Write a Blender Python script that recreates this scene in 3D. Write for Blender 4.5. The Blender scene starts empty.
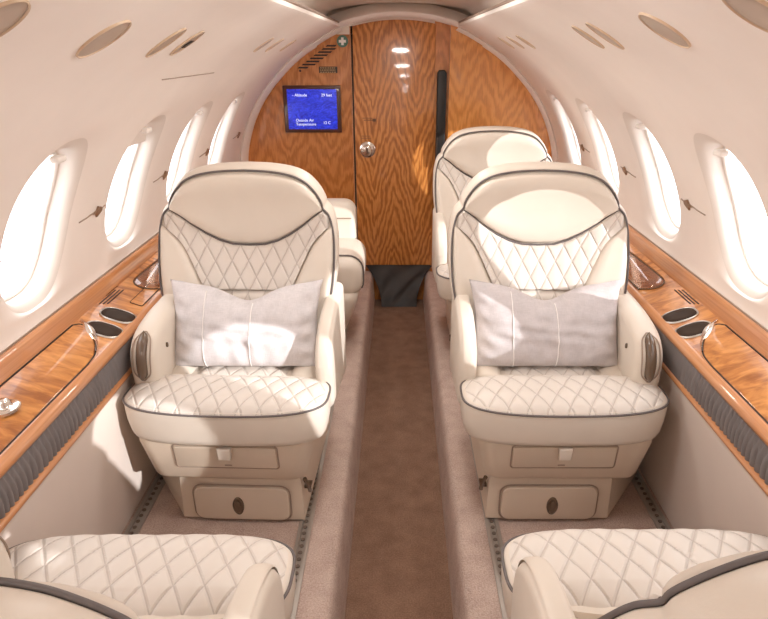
import bpy, bmesh, math, random
from mathutils import Vector, Matrix
random.seed(7)
S = bpy.context.scene
COL = S.collection
PI = math.pi
R = math.radians

# ------------------------------------------------------------------ materials
def newmat(name):
    m = bpy.data.materials.new(name); m.use_nodes = True
    nt = m.node_tree; b = nt.nodes['Principled BSDF']
    return m, nt, b
def N(nt, t, **kw):
    n = nt.nodes.new(t)
    for k, v in kw.items():
        setattr(n, k, v)
    return n
def L(nt, a, b): nt.links.new(a, b)
def ramp(nt, fac, stops):
    r = N(nt, 'ShaderNodeValToRGB')
    e = r.color_ramp.elements
    while len(e) < len(stops): e.new(0.5)
    for i, (p, c) in enumerate(stops):
        e[i].position = p; e[i].color = (*c, 1)
    L(nt, fac, r.inputs[0]); return r.outputs[0]
def math_(nt, op, a, b=None, c=None):
    n = N(nt, 'ShaderNodeMath', operation=op)
    for i, v in enumerate((a, b, c)):
        if v is None: continue
        if isinstance(v, (int, float)): n.inputs[i].default_value = v
        else: L(nt, v, n.inputs[i])
    return n.outputs[0]
def noise(nt, vec, scale, detail=3, rough=.55, dist=0):
    n = N(nt, 'ShaderNodeTexNoise')
    n.inputs['Scale'].default_value = scale; n.inputs['Detail'].default_value = detail
    n.inputs['Roughness'].default_value = rough; n.inputs['Distortion'].default_value = dist
    L(nt, vec, n.inputs['Vector']); return n.outputs['Fac']
def mapping(nt, scale, src='Object'):
    tc = N(nt, 'ShaderNodeTexCoord'); mp = N(nt, 'ShaderNodeMapping')
    mp.inputs['Scale'].default_value = scale; L(nt, tc.outputs[src], mp.inputs[0]); return mp.outputs[0]
def bump(nt, b, h, strength=.3, dist=.002):
    n = N(nt, 'ShaderNodeBump'); n.inputs['Strength'].default_value = strength; n.inputs['Distance'].default_value = dist
    L(nt, h, n.inputs['Height']); L(nt, n.outputs[0], b.inputs['Normal'])
def plain(name, col, rough=.5, metal=0, coat=0, nscale=None, var=.06, bstr=0, spec=.5):
    m, nt, b = newmat(name)
    b.inputs['Roughness'].default_value = rough; b.inputs['Metallic'].default_value = metal
    b.inputs['Coat Weight'].default_value = coat; b.inputs['Coat Roughness'].default_value = .05
    b.inputs['Specular IOR Level'].default_value = spec
    f = noise(nt, mapping(nt, (1, 1, 1)), nscale or 8)
    lo = tuple(c * (1 - var) for c in col); hi = tuple(min(1, c * (1 + var)) for c in col)
    L(nt, ramp(nt, f, [(.3, lo), (.7, hi)]), b.inputs['Base Color'])
    if bstr: bump(nt, b, noise(nt, mapping(nt, (1, 1, 1)), 350, 2), bstr, .001)
    return m
IVORY = (.70, .625, .54)
def quilt_mat():
    m, nt, b = newmat('quilted_leather')
    b.inputs['Roughness'].default_value = .45
    tc = N(nt, 'ShaderNodeTexCoord'); sp = N(nt, 'ShaderNodeSeparateXYZ'); L(nt, tc.outputs['UV'], sp.inputs[0])
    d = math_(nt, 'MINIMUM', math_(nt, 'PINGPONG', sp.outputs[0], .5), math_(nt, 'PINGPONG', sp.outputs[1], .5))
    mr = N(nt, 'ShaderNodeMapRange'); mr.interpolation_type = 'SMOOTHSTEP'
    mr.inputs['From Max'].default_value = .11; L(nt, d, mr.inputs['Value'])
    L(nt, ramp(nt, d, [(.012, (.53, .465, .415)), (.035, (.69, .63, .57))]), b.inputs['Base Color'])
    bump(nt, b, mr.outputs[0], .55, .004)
    return m
def wood_ledge():
    m, nt, b = newmat('figured_orange_veneer')
    b.inputs['Roughness'].default_value = .35; b.inputs['Coat Weight'].default_value = .45; b.inputs['Coat Roughness'].default_value = .04
    v = mapping(nt, (5, 11, 5)); f = noise(nt, v, 2.2, 4, .55, .8)
    g = noise(nt, mapping(nt, (10, 60, 10)), 1.6, 3)
    mix = math_(nt, 'ADD', math_(nt, 'MULTIPLY', f, .8), math_(nt, 'MULTIPLY', g, .2))
    L(nt, ramp(nt, mix, [(.36, (.31, .095, .016)), (.48, (.50, .185, .038)), (.60, (.66, .285, .075))]), b.inputs['Base Color'])
    return m
def wood_edge():
    m, nt, b = newmat('straight_grain_veneer')
    b.inputs['Roughness'].default_value = .28; b.inputs['Coat Weight'].default_value = .8; b.inputs['Coat Roughness'].default_value = .05
    g = noise(nt, mapping(nt, (70, 1.2, 70)), 2.5, 4)
    L(nt, ramp(nt, g, [(.3, (.50, .20, .075)), (.7, (.64, .30, .125))]), b.inputs['Base Color'])
    return m
def wood_bulkhead(name, tri, stops):
    m, nt, b = newmat(name)
    b.inputs['Roughness'].default_value = .30; b.inputs['Coat Weight'].default_value = .8; b.inputs['Coat Roughness'].default_value = .06
    tc = N(nt, 'ShaderNodeTexCoord'); sp = N(nt, 'ShaderNodeSeparateXYZ'); L(nt, tc.outputs['Object'], sp.inputs[0])
    n1 = noise(nt, mapping(nt, (5, 1, 2.2)), 2.2, 3, .5)
    n2 = noise(nt, mapping(nt, (34, 1, 5)), 2.0, 3, .6)
    n3 = noise(nt, mapping(nt, (160, 1, 6)), 1.5, 2, .6)
    x = math_(nt, 'PINGPONG', math_(nt, 'ADD', sp.outputs[0], .03), .125)
    t = math_(nt, 'ADD', math_(nt, 'MULTIPLY', x, tri), math_(nt, 'MULTIPLY', sp.outputs[2], 9.0))
    t = math_(nt, 'ADD', t, math_(nt, 'MULTIPLY', n1, 2.6))
    t = math_(nt, 'ADD', t, math_(nt, 'MULTIPLY', n2, 1.3))
    s = math_(nt, 'SINE', math_(nt, 'MULTIPLY', t, 6.283))
    s = math_(nt, 'MULTIPLY_ADD', s, .22, .5)
    s = math_(nt, 'ADD', s, math_(nt, 'MULTIPLY_ADD', n3, .5, -.25))
    L(nt, ramp(nt, s, stops), b.inputs['Base Color'])
    return m
def carpet(name, c1, c2):
    m, nt, b = newmat(name)
    b.inputs['Roughness'].default_value = .95; b.inputs['Specular IOR Level'].default_value = .1
    v = mapping(nt, (1, 1, 1))
    f = noise(nt, v, 220, 2, .7); g = noise(nt, v, 14, 3, .6)
    mx = math_(nt, 'ADD', math_(nt, 'MULTIPLY', f, .65), math_(nt, 'MULTIPLY', g, .35))
    L(nt, ramp(nt, mx, [(.35, c1), (.65, c2)]), b.inputs['Base Color'])
    bump(nt, b, f, .8, .004)
    return m
def linen(name, col):
    m, nt, b = newmat(name)
    b.inputs['Roughness'].default_value = .9; b.inputs['Specular IOR Level'].default_value = .15
    wx = noise(nt, mapping(nt, (600, 60, 60)), 1, 2); wz = noise(nt, mapping(nt, (60, 60, 600)), 1, 2)
    g = noise(nt, mapping(nt, (1, 1, 1)), 30, 3)
    f = math_(nt, 'MULTIPLY_ADD', g, .4, math_(nt, 'MULTIPLY', math_(nt, 'ADD', wx, wz), .3))
    L(nt, ramp(nt, f, [(.3, tuple(c * .82 for c in col)), (.7, tuple(min(1, c * 1.12) for c in col))]), b.inputs['Base Color'])
    bump(nt, b, f, .5, .002)
    return m
def glass():
    m = bpy.data.materials.new('window_glass'); m.use_nodes = True
    nt = m.node_tree; nt.nodes.clear()
    o = N(nt, 'ShaderNodeOutputMaterial'); mx = N(nt, 'ShaderNodeMixShader'); mx.inputs[0].default_value = .05
    tr = N(nt, 'ShaderNodeBsdfTransparent'); tr.inputs[0].default_value = (.97, .98, 1, 1)
    gl = N(nt, 'ShaderNodeBsdfGlossy'); gl.inputs['Roughness'].default_value = .02
    L(nt, tr.outputs[0], mx.inputs[1]); L(nt, gl.outputs[0], mx.inputs[2]); L(nt, mx.outputs[0], o.inputs[0])
    return m
def smoked():
    m = bpy.data.materials.new('clear_acrylic'); m.use_nodes = True
    nt = m.node_tree; nt.nodes.clear()
    o = N(nt, 'ShaderNodeOutputMaterial'); mx = N(nt, 'ShaderNodeMixShader'); mx.inputs[0].default_value = .16
    tr = N(nt, 'ShaderNodeBsdfTransparent'); tr.inputs[0].default_value = (.86, .74, .64, 1)
    gl = N(nt, 'ShaderNodeBsdfGlossy'); gl.inputs['Roughness'].default_value = .03
    L(nt, tr.outputs[0], mx.inputs[1]); L(nt, gl.outputs[0], mx.inputs[2]); L(nt, mx.outputs[0], o.inputs[0])
    return m
def emis(name, c1, c2, st, pattern=True):
    m, nt, b = newmat(name)
    b.inputs['Base Color'].default_value = (.01, .01, .02, 1); b.inputs['Roughness'].default_value = .3
    if pattern:
        f = noise(nt, mapping(nt, (16, 1, 34)), 1.6, 5, .6, 2.0)
        L(nt, ramp(nt, f, [(.35, c1), (.65, c2)]), b.inputs['Emission Color'])
    else:
        b.inputs['Emission Color'].default_value = (*c1, 1)
    b.inputs['Emission Strength'].default_value = st
    return m

M = {}
M['leather'] = plain('ivory_leather', IVORY, .42, nscale=6, var=.03, bstr=.12)
M['quilt'] = quilt_mat()
M['piping'] = plain('dark_grey_piping', (.13, .11, .105), .5)
M['shroud'] = plain('beige_seat_shroud', (.63, .525, .42), .45, nscale=5, var=.03, bstr=.05)
M['bronze'] = plain('brown_bronze_handle', (.13, .085, .055), .25, coat=.5)
M['headliner'] = plain('cream_headliner', (.88, .81, .755), .75, nscale=5, var=.02, bstr=.08, spec=.25)
M['reveal'] = plain('white_window_reveal', (.74, .67, .61), .6, nscale=4, var=.02)
M['dado'] = plain('tan_side_panel', (.72, .625, .56), .65, nscale=4, var=.03, bstr=.08)
M['ceil'] = plain('beige_ceiling', (.74, .65, .57), .7, nscale=4, var=.03)
M['white'] = plain('off_white_plastic', (.82, .77, .72), .45)
M['ledge'] = wood_ledge(); M['edge'] = wood_edge()
M['door'] = wood_bulkhead('flame_veneer_door', 30, [(.15, (.28, .085, .016)), (.5, (.54, .20, .045)), (.85, (.72, .32, .09))])
M['bulk'] = wood_bulkhead('ripple_veneer_panel', 12, [(.15, (.38, .125, .024)), (.5, (.52, .19, .042)), (.85, (.64, .26, .07))])
M['closet'] = wood_bulkhead('ripple_veneer_closet_sunlit', 16, [(.15, (.50, .18, .035)), (.5, (.66, .27, .06)), (.85, (.78, .36, .10))])  # lighter than the other panel: sunlight put into the closet's veneer colour
M['aisle'] = carpet('brown_aisle_carpet', (.17, .095, .062), (.31, .19, .13))
M['carpet'] = carpet('taupe_carpet', (.38, .275, .23), (.62, .485, .42))
M['pleat'] = plain('grey_pleated_vinyl', (.19, .17, .168), .65, nscale=20, var=.08)
M['black'] = plain('black_trim', (.012, .011, .010), .5)
M['flap'] = plain('black_leather_flap', (.022, .014, .010), .5, nscale=9, var=.3)
M['steel'] = plain('brushed_steel', (.55, .52, .48), .35, metal=1)
M['alu'] = plain('seat_track_metal', (.42, .38, .34), .5, metal=.6)
M['chrome'] = plain('chrome', (.85, .82, .78), .12, metal=1)
M['cup'] = plain('dark_cup_well', (.035, .02, .012), .55, spec=.2)
M['emblem'] = plain('bronze_emblem', (.30, .19, .12), .35, metal=.4)
M['line'] = plain('panel_seam', (.36, .27, .21), .6)
M['disc'] = plain('taupe_lens', (.46, .36, .285), .4)
M['discrim'] = plain('lens_rim', (.62, .46, .32), .45)
M['slot'] = plain('dark_slot', (.03, .015, .008), .6)
M['linen_light'] = linen('pale_linen', (.66, .63, .64))
M['linen_grey'] = linen('grey_linen', (.55, .51, .515))
M['seam'] = plain('white_stitch', (.85, .82, .8), .8)
M['glass'] = glass(); M['acrylic'] = smoked()
M['screen'] = emis('blue_display', (.003, .008, .34), (.03, .06, .80), 1.0)
M['text'] = emis('white_display_text', (.9, .92, 1), None, 1.1, False)
M['screenframe'] = plain('dark_brown_bezel', (.075, .022, .010), .35, coat=.5)
M['green'] = plain('green_sign', (.10, .22, .16), .5)
M['signwhite'] = plain('white_sign', (.8, .8, .76), .5)
M['placard'] = plain('black_placard', (.025, .018, .012), .4)
M['trackhole'] = plain('track_recess', (.16, .12, .095), .6)
M['placmark'] = plain('gilt_lettering', (.42, .27, .13), .5)
M['tracker'] = plain('brown_engraving', (.20, .09, .04), .5)

# ------------------------------------------------------------------ mesh builder
class MB:
    def __init__(s): s.v = []; s.f = []; s.mi = []; s.uv = {}
    def add(s, verts, faces, mi=0):
        o = len(s.v); s.v += [tuple(p) for p in verts]
        for f in faces: s.f.append(tuple(i + o for i in f)); s.mi.append(mi)
        return o
    def grid(s, rows, closed=False, mi=0, uv=None):
        n = len(rows[0]); vs = [p for r in rows for p in r]; fs = []
        for i in range(len(rows) - 1):
            for j in range(n if closed else n - 1):
                k = (j + 1) % n
                fs.append((i * n + j, i * n + k, (i + 1) * n + k, (i + 1) * n + j))
        o = s.add(vs, fs, mi)
        if uv:
            for i, t in enumerate([p for r in uv for p in r]): s.uv[o + i] = t
        return o
    def loft(s, rings, cap0=True, cap1=True, mi=0):
        n = len(rings[0]); o = s.grid(rings, True, mi)
        if cap0: s.f.append(tuple(o + i for i in range(n))[::-1]); s.mi.append(mi)
        if cap1: s.f.append(tuple(o + (len(rings) - 1) * n + i for i in range(n))); s.mi.append(mi)
    def box(s, x0, x1, y0, y1, z0, z1, r=0, mi=0, seg=3):
        if r <= 0:
            vs = [(x, y, z) for z in (z0, z1) for (x, y) in ((x0, y0), (x1, y0), (x1, y1), (x0, y1))]
            s.loft([vs[:4], vs[4:]], mi=mi); return
        r = min(r, (x1 - x0) / 2.01, (y1 - y0) / 2.01, (z1 - z0) / 2.01)
        rings = []
        prof = [(r * (1 - math.cos(a)), r * (1 - math.sin(a))) for a in [PI / 2 * i / seg for i in range(seg + 1)]]
        lv = [(r - 0, 0)]
        for i in range(seg + 1):
            a = PI / 2 * i / seg; rings.append((r * (1 - math.sin(a)), z0 + r * (1 - math.cos(a))))
        for i in range(seg, -1, -1):
            a = PI / 2 * i / seg; rings.append((r * (1 - math.sin(a)), z1 - r * (1 - math.cos(a))))
        out = []
        for ins, z in rings: out.append([(x, y, z) for x, y in rrect(x0 + ins, x1 - ins, y0 + ins, y1 - ins, max(r - ins, 1e-4), seg)])
        s.loft(out, mi=mi)
    def tube(s, path, rad, n=8, closed=False, mi=0, flat=None):
        P = [Vector(p) for p in path]; rings = []; up = None
        for i, p in enumerate(P):
            a = P[i - 1] if (i > 0 or closed) else p; b = P[(i + 1) % len(P)] if (i < len(P) - 1 or closed) else p
            t = (b - a).normalized()
            if up is None:
                up = t.orthogonal().normalized()
            up = (up - t * up.dot(t)).normalized(); sd = t.cross(up)
            r = rad(i / (len(P) - 1)) if callable(rad) else rad
            rings.append([p + up * (r * math.cos(2 * PI * k / n)) + sd * (r * math.sin(2 * PI * k / n)) for k in range(n)])
        if closed:
            rings.append(rings[0]); s.loft(rings, False, False, mi)
        else: s.loft(rings, mi=mi)
    def slab(s, poly, a0, a1, r, axis='x', mi=0):
        """poly: 2-D outline; extruded along axis from a0 to a1 with rounded rims"""
        def pt(q, a):
            return {'x': (a, q[0], q[1]), 'y': (q[0], a, q[1]), 'z': (q[0], q[1], a)}[axis]
        rings = []
        seg = 3
        for i in range(seg + 1):
            t = PI / 2 * i / seg
            rings.append([pt(q, a0 + r * (1 - math.cos(t))) for q in offset(poly, -r * (1 - math.sin(t)))])
        for i in range(seg, -1, -1):
            t = PI / 2 * i / seg
            rings.append([pt(q, a1 - r * (1 - math.cos(t))) for q in offset(poly, -r * (1 - math.sin(t)))])
        s.loft(rings, mi=mi)
    def xform(s, mat, start=0):
        for i in range(start, len(s.v)): s.v[i] = tuple(mat @ Vector(s.v[i]))
    def build(s, name, mats, parent=None, smooth=45, mirror=1, recalc=True):
        me = bpy.data.meshes.new(name)
        vs = [(p[0] * mirror, p[1], p[2]) for p in s.v]
        me.from_pydata(vs, [], s.f)
        for m in (mats if isinstance(mats, (list, tuple)) else [mats]): me.materials.append(m)
        me.polygons.foreach_set('material_index', s.mi)
        if s.uv:
            ul = me.uv_layers.new(name='UVMap')
            for l in me.loops:
                ul.data[l.index].uv = s.uv.get(l.vertex_index, (.5, .5))
        if recalc:
            bm = bmesh.new(); bm.from_mesh(me); bmesh.ops.recalc_face_normals(bm, faces=bm.faces); bm.to_mesh(me); bm.free()
        me.update()
        if smooth:
            me.polygons.foreach_set('use_smooth', [True] * len(me.polygons))
            me.set_sharp_from_angle(angle=R(smooth))
        o = bpy.data.objects.new(name, me); COL.objects.link(o)
        if parent: o.parent = parent
        return o
def rrect(x0, x1, y0, y1, r, seg=4):
    out = []
    for cx, cy, a0 in ((x1 - r, y0 + r, -90), (x1 - r, y1 - r, 0), (x0 + r, y1 - r, 90), (x0 + r, y0 + r, 180)):
        for i in range(seg + 1):
            a = R(a0 + 90 * i / seg); out.append((cx + r * math.cos(a), cy + r * math.sin(a)))
    return out
def offset(poly, d):
    if abs(d) < 1e-9: return list(poly)
    n = len(poly); area = sum(poly[i][0] * poly[(i + 1) % n][1] - poly[(i + 1) % n][0] * poly[i][1] for i in range(n))
    sg = 1 if area > 0 else -1; out = []
    for i in range(n):
        a, p, b = Vector(poly[i - 1]), Vector(poly[i]), Vector(poly[(i + 1) % n])
        e1 = (p - a).normalized(); e2 = (b - p).normalized()
        n1 = Vector((e1.y, -e1.x)) * sg; n2 = Vector((e2.y, -e2.x)) * sg
        m = n1 + n2
        if m.length < 1e-6: m = n1
        m.normalize(); k = max(.5, m.dot(n1)); out.append(tuple(p + m * (d / k)))
    return out
def crom(pts, n=6, closed=False):
    P = [Vector(p) for p in pts]; out = []; m = len(P)
    for i in range(m if closed else m - 1):
        p1, p2 = P[i], P[(i + 1) % m]
        p0 = P[i - 1] if (i > 0 or closed) else p1 * 2 - p2
        p3 = P[(i + 2) % m] if (i < m - 2 or closed) else p2 * 2 - p1
        for k in range(n):
            t = k / n
            out.append(tuple(.5 * ((2 * p1) + (p2 - p0) * t + (2 * p0 - 5 * p1 + 4 * p2 - p3) * t * t + (3 * p1 - p0 - 3 * p2 + p3) * t ** 3)))
    if not closed: out.append(tuple(P[-1]))
    return out
def lerp(x, tab):
    if x <= tab[0][0]: return tab[0][1]
    for (a, p), (b, q) in zip(tab, tab[1:]):
        if x <= b: return p + (q - p) * (x - a) / (b - a)
    return tab[-1][1]
def sgn(x): return -1 if x < 0 else 1
def sellipse(cx, cy, hx, hy, n, m, ph=0):
    out = []
    for i in range(m):
        a = 2 * PI * i / m + ph; c, s = math.cos(a), math.sin(a)
        out.append((cx + hx * sgn(c) * abs(c) ** (2 / n), cy + hy * sgn(s) * abs(s) ** (2 / n)))
    return out
def tag(o, label=None, cat=None, group=None, kind=None):
    if label: o['label'] = label
    if cat: o['category'] = cat
    if group: o['group'] = group
    if kind: o['kind'] = kind
    return o
def empty(name, loc, label, cat, group=None, rz=0):
    o = bpy.data.objects.new(name, None); COL.objects.link(o); o.empty_display_size = .1
    o.location = loc; o.rotation_euler = (0, 0, rz)
    return tag(o, label, cat, group)
def copy_tree(o, parent=None):
    c = o.copy(); COL.objects.link(c); c.parent = parent
    for ch in list(o.children): copy_tree(ch, c)
    return c

# ------------------------------------------------------------------ the cabin shell
Y0, Y1 = -2.2, 3.72
PROF = crom([(.935, .655), (.94, .70), (.922, .80), (.872, .94), (.79, 1.08), (.674, 1.21), (.568, 1.30), (.425, 1.388), (.33, 1.435)], 10)
ZTAB = [(z, x) for x, z in PROF]
def wallX(z): return lerp(z, ZTAB)
WC, WZ, PITCH = 1.485, .920, .585
WINS = {-1: [-1.85, -1.27, -.71, -.16, .39, .945, 1.495, 2.055, 2.615, 3.19], 1: [-1.45, -1.0, -.50, -.04, .35, .77, 1.18, 1.59, 2.15, 2.77, 3.36]}  # unseen right-wall windows placed to throw sun patches on seats and side panel
CZ0, CZ1 = .70, 1.215
HW, HH = .160, .213
def window_ring(yc, M_=72):
    return sellipse(yc, WZ, HW, HH, 2.5, M_)
def rect_ring(y0, y1, z0, z1, yc, zc, M_=72):
    out = []
    for y, z in sellipse(0, 0, HW, HH, 2.5, M_):
        dy, dz = y / HW, z / HH
        hy = (y1 - yc) if dy > 0 else (yc - y0); hz = (z1 - zc) if dz > 0 else (zc - z0)
        k = max(abs(dy), abs(dz)); out.append((yc + dy / k * hy, zc + dz / k * hz))
    return out
def make_wall(side, name):
    mb = MB(); WIN = WINS[side]
    # dado and the strip hidden behind the ledge
    low = [(.826, -.01), (.806, .25), (.787, .455), (.80, .46), (.93, .46), (.935, .655)]
    ys = [Y0, Y0 + 1, 0, 1, 2, 3, Y1]
    mb.grid([[(side * x, y, z) for y in ys] for x, z in low[:3]], mi=1)
    mb.grid([[(side * x, y, z) for y in ys] for x, z in low[2:]], mi=1)
    zs = [z for x, z in PROF if z < CZ0] + [CZ0]
    NY = 60
    yy = [Y0 + (Y1 - Y0) * i / NY for i in range(NY + 1)]
    mb.grid([[(side * wallX(z), y, z) for y in yy] for z in zs])
    up = [(wallX(CZ1), CZ1)] + [(x, z) for x, z in PROF if z > CZ1 + .003]
    mb.grid([[(side * x, y, z) for y in yy] for x, z in up])
    edges = [Y0] + [(a + b) / 2 for a, b in zip(WIN, WIN[1:])] + [Y1]
    for i, yc in enumerate(WIN):
        a = rect_ring(edges[i], edges[i + 1], CZ0, CZ1, yc, WZ); b = window_ring(yc)
        rows = []
        for t in [0, .2, .4, .55, .7, .82, .9, .96, 1.0]:
            dip = .010 * max(0, (t - .55) / .45) ** 2.5
            rows.append([(side * (wallX(p[1] + (q[1] - p[1]) * t) + dip), p[0] + (q[0] - p[0]) * t, p[1] + (q[1] - p[1]) * t) for p, q in zip(a, b)])
        mb.grid(rows, True)
    # ceiling edge lip
    lip = [(.33, 1.435), (.322, 1.440), (.322, 1.452), (.345, 1.462), (.40, 1.468)]
    mb.grid([[(side * x, y, z) for y in (Y0, Y1)] for x, z in lip])
    mb.tube([(side * .324, y, 1.4575) for y in (Y0, Y1 - .03)], .005, 6, mi=2)
    o = mb.build(name, [M['headliner'], M['dado'], M['line']], smooth=35)
    return tag(o, kind='structure')
make_wall(-1, 'wall_left'); make_wall(1, 'wall_right')

def make_window(idx, side, yc, shade):
    mb = MB(); ring = window_ring(yc)
    def WP(k, off): return [(side * (wallX(WZ + (z - WZ) * k) + off), yc + (y - yc) * k, WZ + (z - WZ) * k) for y, z in ring]
    mb.grid([WP(k, o) for k, o in ((1, .010), (.98, .012), (.95, .016), (.92, .022), (.895, .030), (.88, .045), (.87, .074), (.83, .076))], True)
    root = mb.build(f'window_{idx}', M['reveal'], smooth=70); tag(root, kind='structure')
    fr = MB()
    fr.tube(WP(.85, .070), .007, 8, True)
    fr.build('window_frame', M['white'], root)
    pn = MB(); pn.loft([WP(.84, .074), WP(.84, .077)])
    pn.build('window_pane', M['glass'], root, smooth=30)
    if shade:
        sh = MB(); lim = WZ + HH * .84 * (1 - 2 * shade)
        pts = [(yc + (y - yc) * .84, max(WZ + (z - WZ) * .84, lim)) for y, z in ring]
        sh.loft([[(side * (wallX(z) + .046), y, z) for y, z in pts], [(side * (wallX(z) + .050), y, z) for y, z in pts]])
        sh.build('window_shade', M['headliner'], root, smooth=30)
    # the little shade pull at the top of the reveal
    tb = MB(); zt = WZ + HH * .84
    tb.box(side * (wallX(zt) + .034) - .012, side * (wallX(zt) + .034) + .012, yc - .02, yc + .02, zt - .020, zt - .004, .005)
    tb.build('shade_pull', M['white'], root)
k = 1
for side in (-1, 1):
    for yc in WINS[side]:
        make_window(k, side, yc, .17 if (side == -1 and abs(yc - 2.055) < .01) else 0); k += 1

# floor with the dropped aisle
mb = MB()
ys = [Y0 + (3.80 - Y0) * i / 24 for i in range(25)]
DROP = -.20
def ypts(prof, mi): mb.grid([[(x, y, z) for y in ys] for x, z in prof], mi=mi)
for s in (-1, 1):
    ypts([(s * .86, 0), (s * .60, 0), (s * .40, 0), (s * .195, 0), (s * .182, -.004), (s * .174, -.014), (s * .168, -.04), (s * .158, DROP)], 0)
ypts([(-.158, DROP), (-.08, DROP), (0, DROP), (.08, DROP), (.158, DROP)], 1)
fl = mb.build('floor', [M['carpet'], M['aisle']], smooth=50); tag(fl, kind='structure')

# ceiling recess
mb = MB()
cp = [(-.40, 1.468), (-.40, 1.50), (-.36, 1.525), (-.2, 1.548), (0, 1.556), (.2, 1.548), (.36, 1.525), (.40, 1.50), (.40, 1.468)]
mb.grid([[(x, y, z) for y in (Y0, 0, 1, 2, 3, 3.8)] for x, z in cp])
xs_ = [-.46 + .92 * i / 20 for i in range(21)]
mb.grid([[(x, 3.79, 1.40) for x in xs_], [(x, 3.79, 1.58) for x in xs_]])
tag(mb.build('ceiling', M['ceil'], smooth=60), kind='structure')

# arch over the bulkhead door, and the lip where the headliner ends
mb = MB()
def archz(x): return 1.487 - .50 * x * x
rows = []
for (dz, y) in [(0, 3.795), (0, 3.70), (.008, 3.675), (.022, 3.665), (.036, 3.675), (.045, 3.70), (.075, 3.72), (.078, 3.795)]:
    rows.append([(x, y, archz(x) + dz) for x in [-.44 + .88 * i / 32 for i in range(33)]])
mb.grid(rows)
tag(mb.build('trim_1', M['headliner'], smooth=60), kind='structure')
for n_, s in ((2, -1), (3, 1)):
    mb = MB()
    path = [(s * (x - .004), z) for x, z in PROF if z > .665]
    rows = []
    for (ins, y) in [(-.006, 3.71), (.004, 3.70), (.016, 3.712), (.024, 3.735), (.026, 3.80)]:
        rows.append([(s * (abs(x) - ins * (1 if z < 1.35 else .6)), y, z - ins * .55 * max(0, (z - .9)) / .5) for x, z in path])
    mb.grid(rows)
    tag(mb.build(f'trim_{n_}', M['headliner'], smooth=70), kind='structure')

# bulkhead
mb = MB()
def outline(x0, x1, inset=0.0):
    pts = [(x0, DROP - .02), (x1, DROP - .02)]
    n = 40; top = []
    for i in range(n + 1):
        x = x1 + (x0 - x1) * i / n; ax = abs(x)
        if ax <= .36: z = archz(x) + .02
        else:
            z = min([zz for xx, zz in PROF if True and xx <= ax] or [.7]) if ax < .94 else .66
            # height of the headliner above |x|
            z = lerp(-ax, sorted([(-xx, zz) for xx, zz in PROF if zz > .70]))
            z += .004
        top.append((x, z))
    return pts + top
mb.loft([[(x, 3.80, z) for x, z in outline(-.935, .215)], [(x, 3.84, z) for x, z in outline(-.935, .215)]])
mb.loft([[(x, 3.785, z) for x, z in outline(.20, .30)], [(x, 3.84, z) for x, z in outline(.20, .30)]])
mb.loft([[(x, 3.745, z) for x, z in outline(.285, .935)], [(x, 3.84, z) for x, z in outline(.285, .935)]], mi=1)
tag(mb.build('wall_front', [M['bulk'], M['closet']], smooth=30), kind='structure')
# rear end of the cabin, behind the viewer
mb = MB()
rear = [(-.94, DROP - .02), (.94, DROP - .02), (.94, .7), (.79, 1.08), (.568, 1.30), (.33, 1.45), (.33, 1.56), (-.33, 1.56), (-.33, 1.45), (-.568, 1.30), (-.79, 1.08), (-.94, .7)]
mb.loft([[(x, Y0 - .04, z) for x, z in rear], [(x, Y0, z) for x, z in rear]])
tag(mb.build('wall_back', M['headliner'], smooth=30), kind='structure')

# door
mb = MB()
dl, dr, db = -.260, .205, .045
poly = [(dl, db), (dr, db)] + [(dr + (dl - dr) * i / 16, archz(dr + (dl - dr) * i / 16) - .012) for i in range(17)]
mb.slab(poly, 3.782, 3.805, .003, 'y')
door = mb.build('door_1', M['door'], smooth=30); tag(door, kind='structure')
mb = MB()
for x in (dl - .005, dr + .005): mb.box(x - .005, x + .005, 3.790, 3.803, db, archz(x) - .01)
mb.build('door_gap', M['slot'], door)
mb = MB()
mb.box(dl - .016, dl - .010, 3.787, 3.803, db, archz(dl) - .012, .002)
mb.build('door_edge_strip', M['edge'], door)
mb = MB()
kx, kz = -.188, .772
for r_, y in [(.045, 3.782), (.045, 3.774), (.036, 3.770)]: pass
mb.loft([[(kx + r_ * math.cos(2 * PI * i / 28), y, kz + r_ * math.sin(2 * PI * i / 28)) for i in range(28)] for r_, y in
         [(.047, 3.783), (.047, 3.777), (.040, 3.772), (.030, 3.772), (.026, 3.765), (.028, 3.748), (.024, 3.738), (.008, 3.735)]])
kn = mb.build('door_knob', M['chrome'], door)
mb = MB(); mb.box(kx - .006, kx + .006, 3.728, 3.737, kz - .02, kz + .02, .003); mb.build('knob_thumb_turn', M['bronze'], kn)
def plate(x, z, w, h, parent, rows_=3, y=3.782, name='door_placard'):
    p = MB(); p.box(x - w / 2, x + w / 2, y - .003, y, z - h / 2, z + h / 2, .001)
    po = p.build(name, M['placard'], parent, smooth=30)
    q = MB(); rnd = random.Random(int(abs(x) * 1000 + z * 77))
    for i in range(rows_):
        zz = z + h / 2 - h * (i + .6) / rows_ ; xx = x - w / 2 + .006
        while xx < x + w / 2 - .010:
            l = rnd.uniform(.004, .012); q.box(xx, min(xx + l, x + w / 2 - .004), y - .0045, y - .003, zz - h * .10, zz + h * .10); xx += l + .003
    q.build('placard_lettering', M['placmark'], po, smooth=0)
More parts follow.
